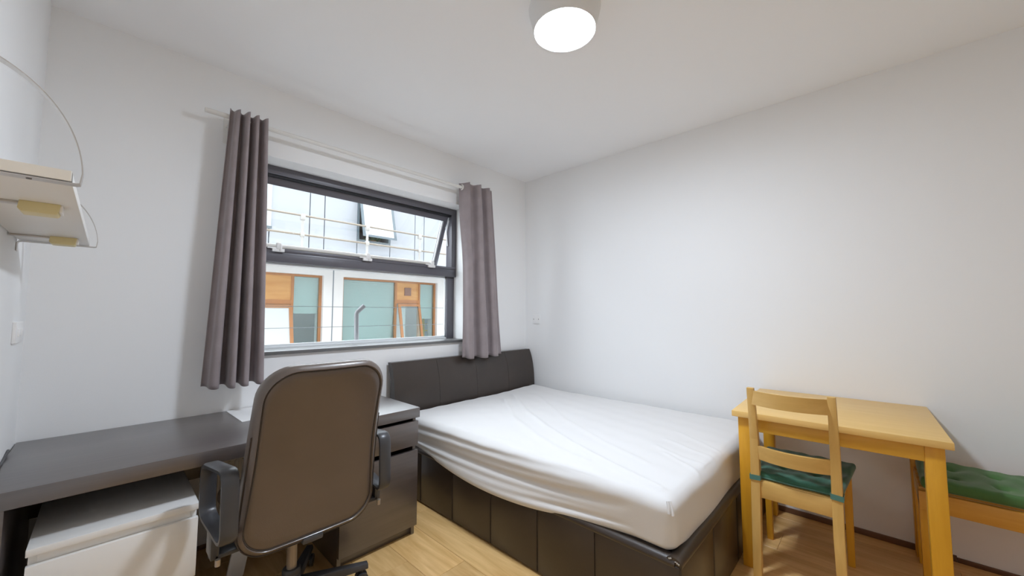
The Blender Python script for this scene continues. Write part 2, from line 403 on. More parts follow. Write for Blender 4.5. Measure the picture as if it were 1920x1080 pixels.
# open top-hung window in the cladding
b = B(); t = .05
box(b, wx0, wx1, YP-.02, YP+.05, wz0, wz0+t); box(b, wx0, wx1, YP-.02, YP+.05, wz1-t, wz1); box(b, wx0, wx0+t, YP-.02, YP+.05, wz0+t, wz1-t); box(b, wx1-t, wx1, YP-.02, YP+.05, wz0+t, wz1-t)
uw = obj('window', b, 'dframe', bld)
b = B()
for i in range(5): box(b, wx0+t, wx0+t+.13, YP+.015, YP+.035, wz1-.12-.09*i, wz1-.05-.09*i)
obj('blind_slats', b, 'frost_glare', uw)
hw = 1.28; tt = R(14)
def up(x, w, d=0): return Vector((x, YP-.03-w*math.sin(tt)-d*math.cos(tt), wz1-.02-w*math.cos(tt)-d*math.sin(tt)))
def ubar(x0, x1, w0, w1, d0, d1): return hexa(B(), [up(x0,w1,d0), up(x1,w1,d0), up(x1,w1,d1), up(x0,w1,d1)], [up(x0,w0,d0), up(x1,w0,d0), up(x1,w0,d1), up(x0,w0,d1)])
b = ubar(wx0, wx1, 0, .06, 0, .04); merge(b, ubar(wx0, wx1, hw-.06, hw, 0, .04)); merge(b, ubar(wx0, wx0+.06, .06, hw-.06, 0, .04)); merge(b, ubar(wx1-.06, wx1, .06, hw-.06, 0, .04))
us = obj('open_sash', b, 'dframe', bld); obj('pane', ubar(wx0+.06, wx1-.06, .06, hw-.06, .015, .022), 'frost_glare', us)  # pale reflection on the sash glass put in as an opaque light pane
# narrow teal window far left of the cladding
lx1 = fx(508, 400); lz0 = fz(505, 424); b = B(); box(b, lx1-.9, lx1, YP-.03, YP-.002, lz0, lz0+1.6)
lw = obj('window', b, 'teal', bld); obj('window_frame', bx(lx1-.92, lx1+.02, YP-.035, YP-.004, lz0-.05, lz0), 'dframe', lw)
# bays: timber mullions, panes, blinds
def bay(x0, x1, parts):
    """parts: (kind, xa, xb)"""
    ya, yb = YP+.10, YP+.17
    b = B(); box(b, x0, x1, ya, yb, zbt-.05, zbt); box(b, x0, x1, ya, yb, BZ0, BZ0+.08); box(b, x1-.06, x1, ya, yb, BZ0+.08, zbt-.05); box(b, x0, x0+.05, ya, yb, BZ0+.08, zbt-.05)
    w = obj('window', b, 'orangef', bld)
    for k, xa, xb in parts:
        if k == 'pane':
            obj('pane', bx(xa, xb, ya+.03, ya+.038, BZ0+.08, zbt-.05), 'pglass', w)
        elif k == 'slats':
            obj('pane', bx(xa, xb, ya+.03, ya+.038, BZ0+.08, zbt-.05), 'pglass', w)
            b = B(); n = 46
            for i in range(n):
                z = zbt-.06-i*(zbt-.06-BZ0-.3)/n; box(b, xa, xb, yb+.03, yb+.055, z-.040, z-.006)
            s = obj('blind_slats', b, 'teal', w); s['kind'] = 'stuff'
        elif k == 'blind':
            obj('pane', bx(xa, xb, ya+.03, ya+.038, BZ0+.08, zbt-.05), 'pglass', w)
            zz = fz(575, 588) if xa < 3.5 else fz(805, 598)
            obj('roller_blind', bx(xa, xb, yb+.05, yb+.06, zz, zbt-.05), 'teal', w)
        elif k == 'door':     # timber panel above a tilted frosted casement
            zp = fz(770, 566) if xa > 4 else fz(525, 566)
            b = B(); box(b, xa+.055, xb-.055, ya-.01, yb, zp-.05, zp+.05); box(b, xa, xa+.055, ya-.01, yb, BZ0+.08, zbt-.05); box(b, xb-.055, xb, ya-.01, yb, BZ0+.08, zbt-.05); obj('mullion', b, 'orangef', w)
            p = obj('timber_panel', bx(xa+.055, xb-.055, ya+.01, ya+.05, zp+.05, zbt-.05), 'orange', w)
            if xa > 4:
                vx, vz = fx(768, 547), fz(768, 547); obj('vent_grille', bx(vx-.10, vx+.10, ya-.02, ya+.01, vz-.11, vz+.11), 'brownsq', p)
            H_ = zp-.06-BZ0-.1; ang = R(12)
            def q(x, w_, d): return Vector((x, ya-.03-w_*math.sin(ang)-d, zp-.06-w_*math.cos(ang)))
            def qb(xa_, xb_, w0, w1, d0=0, d1=.05): return hexa(B(), [q(xa_,w1,d0), q(xb_,w1,d0), q(xb_,w1,d1), q(xa_,w1,d1)], [q(xa_,w0,d0), q(xb_,w0,d0), q(xb_,w0,d1), q(xa_,w0,d1)])
            xi, xo = xa+.07, xb-.04
            b = qb(xi, xo, 0, .07); merge(b, qb(xi, xo, H_-.07, H_)); merge(b, qb(xi, xi+.07, .07, H_-.07)); merge(b, qb(xo-.07, xo, .07, H_-.07))
            c = obj('casement', b, 'orangef', w)
            obj('casement_pane', qb(xi+.07, xo-.07, .07, H_-.07, .02, .03), 'frost_glare' if xa < 4 else 'pglass', c)
            if xa > 4: obj('roller_blind', bx(xa+.06, xa+.42, yb+.08, yb+.09, BZ0+.1, zp-.05), 'frost_glare', w)
b1 = [bb for bb in bays if abs(bb[1]-fx(606)) < .01][0]; b2 = [bb for bb in bays if abs(bb[0]-fx(643)) < .01][0]
xm = fx(553)
bay(b1[0], b1[1], [('pane', b1[0]+.05, 1.55), ('door', 1.55, xm), ('blind', xm, b1[1]-.06)])
bay(b2[0], b2[1], [('slats', b2[0]+.05, fx(744)), ('door', fx(744), fx(791)), ('blind', fx(791), b2[1]-.06)])
for bb in bays:
    if bb not in (b1, b2): bay(bb[0], bb[1], [('blind', bb[0]+.05, (bb[0]+bb[1])/2), ('door' if False else 'blind', (bb[0]+bb[1])/2, bb[1]-.06)])
# guard rail on the ledge of the opposite building
YG = YP-.60
g = thing('guard_rail', 'tubular guard rail with pale posts along the ledge of the opposite building', 'railing', (4, YG, zb))
obj('ledge', bx(-9, 20, YG-.1, YP+.02, zb-.12, zb-.02), 'concrete', bld)
z1, z2 = onY(567, 404, YG).z, onY(567, 440, YG).z
for z in (z1, z2):
    b = B(); tube(b, [(-8, YG, z), (18, YG, z)], .022, 8); obj('rail', b, 'galv', g)
px1 = [onY(567, 430, YG).x, onY(689, 430, YG).x, onY(787, 440, YG).x]
for x in [px1[0]-3.2, px1[0]-1.6]+px1+[px1[2]+1.6, px1[2]+3.2]:
    b = B(); tube(b, [(x, YG, zb-.03), (x, YG, z1+.02)], .03, 8); box(b, x-.045, x+.045, YG-.045, YG+.045, z1-.10, z1+.03, .008); box(b, x-.04, x+.04, YG-.04, YG+.04, z2-.05, z2+.05, .008)
    obj('post', b, 'galvw', g)
# yellow step ladder in the right-hand room opposite
lad = thing('step_ladder', 'yellow step ladder standing in a room of the opposite building', 'ladder', (fx(800, 610, YP+1.0), YP+1.0, BZ0))
lx = lad.location.x; zt = onY(800, 596, YP+1.0).z; bz = BZ0
for s in (-1, 1):
    b = B(); tube(b, [(lx+s*.22, YP+.8, bz), (lx+s*.12, YP+1.0, zt)], .026, 6); obj('rail', b, 'yellowl', lad)
    b = B(); tube(b, [(lx+s*.22, YP+1.25, bz), (lx+s*.12, YP+1.02, zt)], .022, 6); obj('back_leg', b, 'yellowl', lad)
for i in range(5):
    u_ = (i+1)/6; b = B(); z = bz+(zt-bz)*u_; w_ = .22-.1*u_; y_ = YP+.8+.2*u_; box(b, lx-w_, lx+w_, y_-.03, y_+.05, z-.015, z+.015); obj('tread', b, 'yellowl', lad)
# unseen building mass added around the room, sized to shade the facade opposite
b = B(); t0, t1 = YB+.02, YO
box(b, -30, XL-.2, YN-.2, t1, -3.2, 16); box(b, XR+.2, 40, YN-.2, t1, -3.2, 16); box(b, XL-.2, XR+.2, YN-.2, t1, ZC+.12, 16); box(b, XL-.2, XR+.2, YN-.2, t1, -3.2, -.1)
struct(obj('added_shade_wall', b, 'shadewall'))
# small plant behind the open window's gap
pc = Vector(((wx0+wx1)/2+.08, YP+.22, wz0))
pt_ = thing('potted_plant', 'small leafy green plant on the sill of the open window in the lilac cladding', 'plant', pc)
b = B(); lathe(b, [(0, 0), (.07, 0), (.09, .10), (.08, .10), (.075, .085), (0, .085)], pc, 16); obj('pot', b, 'orangef', pt_)
b = B(); tube(b, [pc+Vector((0, 0, .08)), pc+Vector((0, 0, .2))], .008, 6)
for i in range(60):
    a_ = random.uniform(0, 2*PI); q = random.uniform(.03, .26)
    c = pc+Vector((q*math.cos(a_), .5*q*math.sin(a_), .10+random.uniform(0, .16)))
    d = Vector((math.cos(a_), .5*math.sin(a_), random.uniform(.1, .8))).normalized()*.06; s_ = d.cross(Vector((0, 1, .2))).normalized()*.022
    vs = [b.verts.new(c-d), b.verts.new(c+s_), b.verts.new(c+d), b.verts.new(c-s_)]; b.faces.new(vs)
obj('leaves', b, 'leafy', pt_, smooth=False)
# cable guard and vent pipe just outside the window
ledge = obj('trim_2', bx(OX0-.3, OX1+.3, YO, YO+.22, OZ0-.10, OZ0-.02, .004), 'concrete'); struct(ledge)
cg = thing('cable_guard', 'three thin steel cables strung horizontally across the outside of the window', 'railing', (1.31, YO+.06, OZ0-.02))
yw = YO+.06
for z in (onY(600, 575, yw).z, onY(700, 611, yw).z, onY(600, 647, yw).z):
    b = B(); tube(b, [(OX0-.1, yw, z), (OX1+.25, yw, z)], .0022, 6); obj('strand', b, 'wire', cg)
for x in (OX0-.1, OX1+.25):
    obj('end_post', bx(x-.015, x+.015, yw-.015, yw+.015, OZ0-.02, 1.35), 'alu', cg)
yp = YO+.03
p0 = onY(668.5, 640, yp); p1 = onY(668.5, 587, yp); p2 = onY(680, 573, yp)
pp = [Vector((p0.x, yp, OZ0-.02)), Vector((p1.x, yp, p1.z-.01)), Vector((p1.x+.004, yp-.004, p1.z+.008)), Vector((p2.x, yp-.03, p2.z))]
b = B(); no, rin = 16, .0130
tube(b, pp, .0165, no, up=Vector((0, 1, 0)), caps=False); outer_end = list(b.verts)[-no:]
inn = [pp[3], pp[3]-(pp[3]-pp[2]).normalized()*.02, pp[2]]
n0 = len(b.verts); sweep(b, inn[::-1], circ(rin, no), up=Vector((0, 1, 0)), caps=False); b.verts.ensure_lookup_table()
inner = list(b.verts)[n0:]; ie = inner[-no:]; ib = inner[:no]
for i in range(no): b.faces.new([outer_end[i], outer_end[(i+1) % no], ie[(i+1) % no], ie[i]])
b.faces.new(ib); b.faces.new(list(b.verts)[:no])
vp = tag(obj('vent_pipe', b, 'pipe'), 'grey plastic vent pipe with angled top standing outside the window', 'pipe')

# ------------------------------------------------------------------ ceiling lamp
lc = (1.328, .94); zl = 2.44
lm = thing('ceiling_lamp', 'round white flush ceiling lamp with glowing diffuser', 'lamp', (*lc, zl))
b = B(); lathe(b, [(.128, zl+.004), (.134, zl+.002), (.138, zl+.012), (.158, ZC-.004), (.158, ZC+.0), (0, ZC)], (*lc, 0), 64); obj('housing', b, 'lampcase', lm)
b = B(); lathe(b, [(0, zl-.006), (.06, zl-.005), (.105, zl-.001), (.1245, zl+.006), (.122, zl+.010), (0, zl+.010)], (*lc, 0), 64); obj('diffuser', b, 'lampglow', lm)

# ------------------------------------------------------------------ curtains
YROD, ZROD = 2.45, 2.245
rod = thing('curtain_rod', 'long cream metal curtain rod mounted above the window', 'curtain rod', (1.3, YROD, ZROD))
b = B(); tube(b, [(.292, YROD, ZROD), (2.27, YROD, ZROD)], .0125, 14); obj('pole', b, 'rod', rod)
for x in (.40, 2.255):
    b = B(); box(b, x-.014, x+.014, YB-.006, YB, ZROD-.115, ZROD+.03, .002); box(b, x-.006, x+.006, YROD-.004, YB-.005, ZROD-.028, ZROD-.014, .002)
    sweep(b, [(x, YROD-.018, ZROD-.004), (x, YROD-.012, ZROD-.018), (x, YROD, ZROD-.0215), (x, YROD+.014, ZROD-.016), (x, YROD+.018, ZROD+.002), (x, YROD+.018, ZROD+.022)], [(-.006, -.0025), (.006, -.0025), (.006, .0025), (-.006, .0025)], up=Vector((1, 0, 0)))
    obj('wall_bracket', b, 'rod', rod)
def sm_(a, c, v): t = max(0, min(1, (v-a)/(c-a))); return t*t*(3-2*t)
def curtain(name, label, xt, xb_, zt_, zb_, nf, amp_t, amp_b, ph, seed, rings, ub):
    rnd = random.Random(seed); nu, nv = 150, 70
    jit = [rnd.uniform(-.12, .12) for _ in range(20)]
    bm = B(); G = []
    for i in range(nu+1):
        u_ = i/nu; colm = []
        for j in range(nv+1):
            v = j/nv
            x = (xt[0]*(1-v)+xb_[0]*v)*(1-u_)+(xt[1]*(1-v)+xb_[1]*v)*u_
            uu = u_+.018*math.sin(3*PI*u_+seed)*v
            p = 2*PI*nf*uu+ph+.35*v*math.sin(5*u_+seed)
            s = math.sin(p); s = s*(1.12-.12*s*s)
            A = amp_t*(1-v)+amp_b*v
            A *= 1+.25*math.sin(2*PI*u_*1.3+seed*2)
            y = YROD+A*s+.006*math.sin(7*v+9*u_)*v
            y -= .046*max(sm_(ub[0], ub[1], u_), sm_(.1, .5, v))
            w = (xb_[1]-xb_[0])/nf*.16*(.4+.6*v)
            x -= w*math.sin(2*p)*.5
            z = zt_*(1-v)+zb_*v
            z += max(0, 1-v/.06)**1.5*.008*math.sin(p+1.2)
            z += v*.006*math.sin(p)
            colm.append(bm.verts.new((x, y, z)))
        G.append(colm)
    for i in range(nu):
        for j in range(nv): bm.faces.new([G[i][j], G[i+1][j], G[i+1][j+1], G[i][j+1]])
    root = thing(name, label, 'curtain', ((xb_[0]+xb_[1])/2, YROD, zb_), 0, 'curtains on the rod')
    o = obj('drape', bm, 'curtain', root, ang=180)
    m = o.modifiers.new('thickness', 'SOLIDIFY'); m.thickness = .003; m.offset = 0
    for x in rings:
        b = B(); prof = circ(.0055, 8)
        sweep(b, [(x, YROD+.021*math.cos(a), ZROD+.021*math.sin(a)) for a in [2*PI*k/20 for k in range(20)]], prof, closed=True, up=Vector((1, 0, 0)))
        obj('eyelet', b, 'metal' if len(rings) > 1 else 'rod', root)
    return root
curtain('curtain', 'taupe velvet curtain hanging in folds over the desk, ending above the desk top', (.395, .565), (.335, .592), 2.272, .832, 4, .030, .046, .6, 2, (), (-.3, -.1))
curtain('curtain', 'taupe velvet curtain hanging in front of the bed headboard', (1.955, 2.285), (1.985, 2.405), 2.285, .838, 3, .030, .040, 2.4, 5, (1.972,), (.06, .22))

# ------------------------------------------------------------------ wall shelf
ZS = 1.458
sh_ = thing('wall_shelf', 'white wall shelf on curved metal strip brackets with yellowed blocks underneath', 'shelf', (XL, 1.67, ZS-.02))
b = B(); box(b, XL+.006, -.062, 1.133, 2.185, ZS, ZS+.021, .001); bo = obj('board', b, 'shelfw', sh_)
obj('end_band', bx(XL+.006, -.063, 1.1315, 1.1335, ZS+.0005, ZS+.0205), 'shelfedge', bo)
def bracket2(y, xt_):
    # flat strip: width along y, bent in the xz plane
    b = B(); w = .0125; t = .002; xt = xt_
    pts = [(XL+.002, ZS-.038), (XL+.002, ZS-.010), (XL+.006, ZS-.004)]+[(XL+.012+(xt-.006-XL-.012)*i/6, ZS-.003) for i in range(7)]+[(xt-.001, ZS-.0015), (xt, ZS+.005)]
    rx, rz = xt-XL, .222
    for i in range(1, 25):
        a = PI/2*i/24; pts.append((XL+rx*math.cos(a)+.002, ZS+.005+rz*math.sin(a)))
    n = len(pts); rings = []
    for i, (x, z) in enumerate(pts):
        a, c = pts[max(i-1, 0)], pts[min(i+1, n-1)]; tx, tz = c[0]-a[0], c[1]-a[1]; l = math.hypot(tx, tz); nx_, nz_ = -tz/l*t/2, tx/l*t/2
        rings.append([b.verts.new((x+nx_, y-w, z+nz_)), b.verts.new((x+nx_, y+w, z+nz_)), b.verts.new((x-nx_, y+w, z-nz_)), b.verts.new((x-nx_, y-w, z-nz_))])
    for a, c in zip(rings, rings[1:]):
        for j in range(4): b.faces.new([a[j], a[(j+1)%4], c[(j+1)%4], c[j]])
    b.faces.new(rings[0][::-1]); b.faces.new(rings[-1]); return b
for y, xt_ in ((1.145, -.050), (2.185, -.043)):
    br = obj('bracket', bracket2(y, xt_), 'bracket', sh_)
    b = B(); lathe(b, [(0, ZS-.0062), (.0035, ZS-.0055), (.004, ZS-.004)], (-.115, y, 0), 10); obj('screw', b, 'slot', br)
for y, x0, x1 in ((1.425, -.152, -.090), (2.015, -.146, -.086)):
    b = B(); box(b, XL+.002, x0+.004, y-.010, y+.010, ZS-.006, ZS, .001); obj('support_strip', b, 'bracket', sh_)
    b = B(); prism(b, [(x0, ZS), (x0-.002, ZS-.018), (x0+.004, ZS-.025), (x1-.006, ZS-.025), (x1-.003, ZS-.022), (x1, ZS)], 'Y', y-.027, y+.027, .0015)
    k = obj('light_block', b, 'yellow', sh_); k['label'] = 'yellowed plastic block'
    obj('end_cap', bx(x1-.003, x1+.003, y-.022, y+.022, ZS-.018, ZS-.001, .001), 'whitepl', k)

# ------------------------------------------------------------------ wall plates
b = bx(XR-.009, XR, 2.364, 2.449, 1.098, 1.188, .002)
pt = tag(obj('socket_plate', b, 'whitepl'), 'square white blank plate on the white wall above the bed headboard', 'wall plate')
for y in (2.376, 2.437):
    b = B(); lathe(b, [(.0045, XR-.0095), (.004, XR-.0105), (0, XR-.0105)], (0, y, 1.143), 10, 'X'); obj('screw', b, 'slot', pt)
b = bx(XL, XL+.010, 2.252, 2.415, 1.090, 1.168, .002)
pt = tag(obj('wall_switch', b, 'whitepl'), 'white double wall switch on the white wall beneath the shelf', 'switch')
obj('rocker', bx(XL+.008, XL+.014, 2.350, 2.385, 1.115, 1.143, .002), 'whitepl', pt)
obj('rocker', bx(XL+.008, XL+.014, 2.285, 2.320, 1.115, 1.143, .002), 'whitepl', pt)

# ------------------------------------------------------------------ desk
DX0, DX1, DY0, DY1 = -.231, 1.222, 1.866, 2.545
dk = thing('desk', 'black-brown wooden desk with drawer and cupboard along the window wall', 'desk', ((DX0+DX1)/2, (DY0+DY1)/2, 0))
obj('desk_top', bx(DX0, DX1, DY0, DY1, ZD-.053, ZD, .0015), 'desk', dk)
obj('side_panel', bx(DX0, DX0+.05, DY0+.002, DY1-.003, 0, ZD-.053, .0015), 'desk', dk)
obj('back_panel', bx(DX0+.05, .79, DY1-.05, DY1-.03, ZD-.30, ZD-.053, .001), 'desk', dk)
CX0, CX1 = .793, 1.212; CF = 1.866
b = B(); box(b, CX0, CX0+.018, CF+.02, DY1-.01, 0, ZD-.053, .001); box(b, CX1-.022, CX1-.004, CF+.02, DY1-.01, 0, ZD-.053, .001); box(b, CX0+.018, CX1-.022, DY1-.025, DY1-.01, .05, ZD-.053)
box(b, CX0+.018, CX1-.022, CF+.03, DY1-.025, .055, .073); obj('cabinet_body', b, 'desk', dk)
obj('plinth', bx(CX0+.018, CX1-.022, CF+.035, CF+.052, 0, .055, .001), 'desk', dk)
dr = obj('drawer', bx(CX0, CX1, CF, CF+.019, .477, .608, .001), 'desk', dk)
obj('drawer_box', bx(CX0+.025, CX1-.03, CF+.019, DY1-.06, .49, .57), 'desk', dr)
obj('cupboard_door', bx(CX0, CX1, CF, CF+.019, .052, .452, .001), 'desk', dk)
# paper on the desk
b = B()
pa = [onZ(421.7, 770.6, ZD), onZ(454, 792, ZD)]; e1 = (pa[1]-pa[0]); 
q0 = Vector((.458, 2.540, 0)); q1 = Vector((.468, 2.232, 0)); q2 = Vector((.70, 2.27, 0)); q3 = Vector((.69, 2.540, 0))
hexa(b, [(*q0.xy, ZD+.0002), (*q1.xy, ZD+.0002), (*q2.xy, ZD+.0002), (*q3.xy, ZD+.0002)], [(*q0.xy, ZD+.0022), (*q1.xy, ZD+.0022), (*q2.xy, ZD+.0022), (*q3.xy, ZD+.0022)])
tag(obj('paper_sheet', b, 'paper', smooth=False), 'white sheets of paper lying on the back of the dark desk', 'paper')

# ------------------------------------------------------------------ white chest of drawers under the desk
WX0, WX1, WY0, WY1, WZ = -.134, .266, 1.846, 2.325, .502
ch = thing('drawer_chest', 'white two-drawer bedside chest pushed under the dark desk', 'chest', ((WX0+WX1)/2, (WY0+WY1)/2, 0))
b = B(); box(b, WX0+.004, WX0+.022, WY0+.022, WY1, 0, WZ-.022, .001); box(b, WX1-.022, WX1-.004, WY0+.022, WY1, 0, WZ-.022, .001); box(b, WX0+.022, WX1-.022, WY1-.01, WY1, .04, WZ-.022); box(b, WX0+.022, WX1-.022, WY0+.04, WY1-.01, .035, .05); obj('body', b, 'whitefur', ch)
obj('top', bx(WX0, WX1, WY0, WY1, WZ-.022, WZ, .002), 'whitefur', ch)
for z0, z1 in ((.245, .452), (.03, .225)):
    d = obj('drawer', bx(WX0+.001, WX1-.001, WY0, WY0+.018, z0, z1, .0015), 'whitefur', ch)
    obj('drawer_lip', bx(WX0+.022, WX1-.022, WY0+.019, WY0+.034, z1-.03, z1+.022), 'whitefur', d)
    obj('drawer_box', bx(WX0+.026, WX1-.026, WY0+.036, WY1-.03, z0+.02, z1-.04), 'whitefur', d)

# ------------------------------------------------------------------ slim white panel on the floor and radiator
b = B(); t = bmesh.new()
prism(t, rrect(.066, .34, .014), 'Y', -.006, .006, .002)
bmesh.ops.rotate(t, verts=t.verts, cent=(0, 0, 0), matrix=Matrix.Rotation(R(10), 3, 'Y')); bmesh.ops.translate(t, verts=t.verts, vec=(.478, 2.16, .168)); merge(b, t)
tag(obj('plastic_panel', b, 'whitepl'), 'slim white rounded plastic panel standing on the floor behind the office chair', 'panel')
ra = thing('radiator', 'cream ribbed panel radiator on the wall under the desk', 'radiator', (.85, 2.5, .12))
b = B(); box(b, .42, .70, 2.452, 2.475, .14, .46, .003)
n = 9
for i in range(n): box(b, .43+i*.030, .447+i*.030, 2.443, 2.456, .16, .44, .005)
obj('front_panel', b, 'radi', ra)
obj('wall_bracket', bx(.50, .62, 2.474, YB, .20, .35), 'radi', ra)
b = B(); tube(b, [(.402, 2.43, 0), (.402, 2.43, .16), (.412, 2.44, .185), (.43, 2.462, .19)], .009, 10, up=Vector((1, 0, 0))); vv = obj('supply_pipe', b, 'radi', ra)
b = B(); lathe(b, [(0, .118), (.014, .118), (.015, .135), (.012, .15), (0, .15)], (.402, 2.43, 0), 14); obj('valve', b, 'slot', vv)

# ------------------------------------------------------------------ office chair
OC = Vector((.566, 1.78, 0))
oc = thing('office_chair', 'black-brown leather swivel office chair with loop armrests at the desk', 'office chair', OC)
BC = Vector((.566, 0, .690)); BH = .665
def back_pt(u_, w_, d):      # u across, w up from centre, d forward
    t = (w_+BH/2)/BH
    y = 1.565-.155*t+.020*math.sin(PI*t)+.05*u_*u_/.06*.35
    return Vector((BC.x+u_, y+d, BC.z+w_))
def outline(inset, n=10):
    pts = []
    hb, ht = .242-inset, .215-inset
    h = BH/2-inset
    def wid(w_): t = (w_+BH/2)/BH; return hb+(ht-hb)*t
    rt, rb = max(.02, .105-inset), max(.02, .100-inset)
    for (sx, sz, r_, a0) in ((1, 1, rt, 0), (-1, 1, rt, 90), (-1, -1, rb, 180), (1, -1, rb, 270)):
        for i in range(n+1):
            a = R(a0+90*i/n); w_ = sz*(h-r_)+r_*math.sin(a); uu = sx*(wid(w_)-r_)+r_*math.cos(a); pts.append((uu, w_))
    # subdivide the long straight runs so that the bend follows
    out = []
    for i in range(len(pts)):
        a, c = pts[i], pts[(i+1) % len(pts)]; L = math.hypot(c[0]-a[0], c[1]-a[1]); k = max(1, int(L/.04))
        for j in range(k): out.append((a[0]+(c[0]-a[0])*j/k, a[1]+(c[1]-a[1])*j/k))
    return out
base_n = None
def ring_from(scale=1, inset=0, d=0):
    o = outline(0); res = []
    for (a, c) in o:
        l = math.hypot(a, c); s = (l-inset)/l if l > 0 else 1; res.append((a*s*scale, c*s*scale, d))
    return res
def rings_mesh(rings, ptf, cap0=True, cap1=True):
    bm = B(); V = [[bm.verts.new(ptf(*p)) for p in r_] for r_ in rings]; n = len(V[0])
    for a, c in zip(V, V[1:]):
        for i in range(n): bm.faces.new([a[i], a[(i+1)%n], c[(i+1)%n], c[i]])
    for cap, r_, src in ((cap0, V[0], rings[0]), (cap1, V[-1], rings[-1])):
        if cap:
            ctr = bm.verts.new(ptf(0, sum(p[1] for p in src)/n*0, src[0][2]))
            for i in range(n): bm.faces.new([r_[i], r_[(i+1)%n], ctr])
    return bm
sc = [.15, .3, .45, .6, .72, .84]
rg = [ring_from(s, 0, .0) for s in sc]+[ring_from(1, .030, .0), ring_from(1, .026, .003), ring_from(1, .023, .003), ring_from(1, .019, -.004), ring_from(1, .008, .003), ring_from(1, .001, .016), ring_from(1, -.002, .035), ring_from(1, .001, .055), ring_from(1, .012, .072), ring_from(1, .035, .080)]+[ring_from(s, 0, .083) for s in sc[::-1]]
bk = obj('backrest', rings_mesh(rg, back_pt), 'leather_bk', oc, ang=75)
b = B(); lp = [back_pt(p[0], p[1], .0015) for p in ring_from(1, .0245, 0)]; sweep(b, lp, circ(.0022, 6), closed=True, up=Vector((0, 1, 0))); obj('piping', b, 'stitch', bk)
b = B(); lp = [back_pt(p[0], p[1], .010) for p in ring_from(1, .0015, 0) if p[1] < .13]
i0 = max(range(len(lp)), key=lambda i: (lp[i]-lp[(i+1) % len(lp)]).length); lp = lp[i0+1:]+lp[:i0+1]
sweep(b, lp, circ(.0022, 6), up=Vector((0, 1, 0))); obj('lower_piping', b, 'stitch', bk)
# seat
SE_ = roundbox(.212, .225, .045, .04, 24, 24, 8)
for v in SE_.verts:
    v.co.z += .010*(1-(v.co.x/.212)**2)*(1 if v.co.z > 0 else 0)-.02*max(0, v.co.y/.225)**3
bmesh.ops.translate(SE_, verts=SE_.verts, vec=(.566, 1.865, .435)); obj('seat', SE_, 'leather_bk', oc, ang=80)
b = B(); box(b, .49, .645, 1.66, 1.90, .345, .395, .008); box(b, .53, .602, 1.555, 1.70, .352, .375, .006); obj('mechanism', b, 'plastic_bk', oc)
b = B(); sweep(b, [(.566, 1.60, .365), (.566, 1.585, .38), (.566, 1.575, .42), (.566, 1.568, .55)], [(-.03, -.004), (.03, -.004), (.03, .004), (-.03, .004)], up=Vector((0, 1, 0))); obj('back_bar', b, 'plastic_bk', oc)
b = B(); tube(b, [(.62, 1.70, .372), (.70, 1.675, .368), (.765, 1.655, .362)], .006, 8); t = bmesh.new(); prism(t, rrect(.05, .028, .012), 'Z', -.005, .005, .002)
bmesh.ops.rotate(t, verts=t.verts, cent=(0, 0, 0), matrix=Matrix.Rotation(R(-18), 3, 'Z')); bmesh.ops.translate(t, verts=t.verts, vec=(.775, 1.652, .360)); merge(b, t); obj('height_lever', b, 'plastic_bk', oc)
b = B(); lathe(b, [(0, .345), (.0205, .345), (.0205, .262), (.019, .26), (.019, .15), (0, .15)], (.566, 1.78, 0), 20); obj('gas_lift', b, 'tube', oc)
b = B(); lathe(b, [(0, .165), (.030, .165), (.034, .160), (.034, .145), (.031, .142), (.034, .138), (.036, .06), (0, .06)], (.566, 1.78, 0), 24); obj('hub', b, 'plastic_bk', oc)
for k in range(5):
    a = R(-14+72*k); dx_, dy_ = math.cos(a), math.sin(a); sx_, sy_ = -dy_, dx_
    def P(l, s, z): return (.566+dx_*l+sx_*s, 1.78+dy_*l+sy_*s, z)
    b = B(); hexa(b, [P(.02, -.025, .07), P(.30, -.017, .064), P(.30, .017, .064), P(.02, .025, .07)], [P(.02, -.022, .115), P(.30, -.014, .086), P(.30, .014, .086), P(.02, .022, .115)], .004)
    lg = obj('base_leg', b, 'plastic_bk', oc)
    b = B(); c = Vector(P(.275, 0, .027))
    for s in (-1, 1):
        w0 = c+Vector((sx_, sy_, 0))*s*.010; w1 = c+Vector((sx_, sy_, 0))*s*.022
        tube(b, [w0, w1], .026, 18)
    tube(b, [P(.275, 0, .03), P(.275, 0, .068)], .006, 8); obj('castor', b, 'plastic_bk', lg)
def arm(sx):
    # loop armrest: flat band bent to a rounded quadrilateral in the yz plane, slightly toed
    cx_ = .566+sx*.268
    corners = [(1.525, .462), (1.788, .478), (1.790, .655), (1.535, .688)]   # rear-bottom, front-bottom, front-top, rear-top
    pts = []
    n = 4; rad = .045
    for i in range(n):
        p = Vector(corners[i]); a = (Vector(corners[i-1])-p).normalized(); c = (Vector(corners[(i+1) % n])-p).normalized()
        for k in range(7):
            t = k/6; q = p+a*rad*(1-t)**2+c*rad*t**2; pts.append(q)
    b = B(); m = len(pts); rings = []
    ctr = sum(pts, Vector((0, 0)))/m
    for i, p in enumerate(pts):
        tn = (pts[(i+1) % m]-pts[i-1]).normalized(); nn = Vector((tn.y, -tn.x))
        if nn.dot(p-ctr) < 0: nn = -nn
        toe = -sx*(p.x-1.53)*(-.03)
        xo = cx_+toe*0 + (-.018 if sx < 0 else .018)*(p.x-1.53)/.26
        w_ = .024; t_ = .009
        prof = [(-w_, -t_*.6), (-w_*.6, -t_), (w_*.6, -t_), (w_, -t_*.6), (w_, t_*.5), (w_*.7, t_), (-w_*.7, t_), (-w_, t_*.5)]
        rings.append([b.verts.new((xo+s, p.x+nn.x*h_, p.y+nn.y*h_)) for s, h_ in prof])
    for i in range(m):
        a, c = rings[i], rings[(i+1) % m]
        for j in range(8): b.faces.new([a[j], a[(j+1) % 8], c[(j+1) % 8], c[j]])
    return b
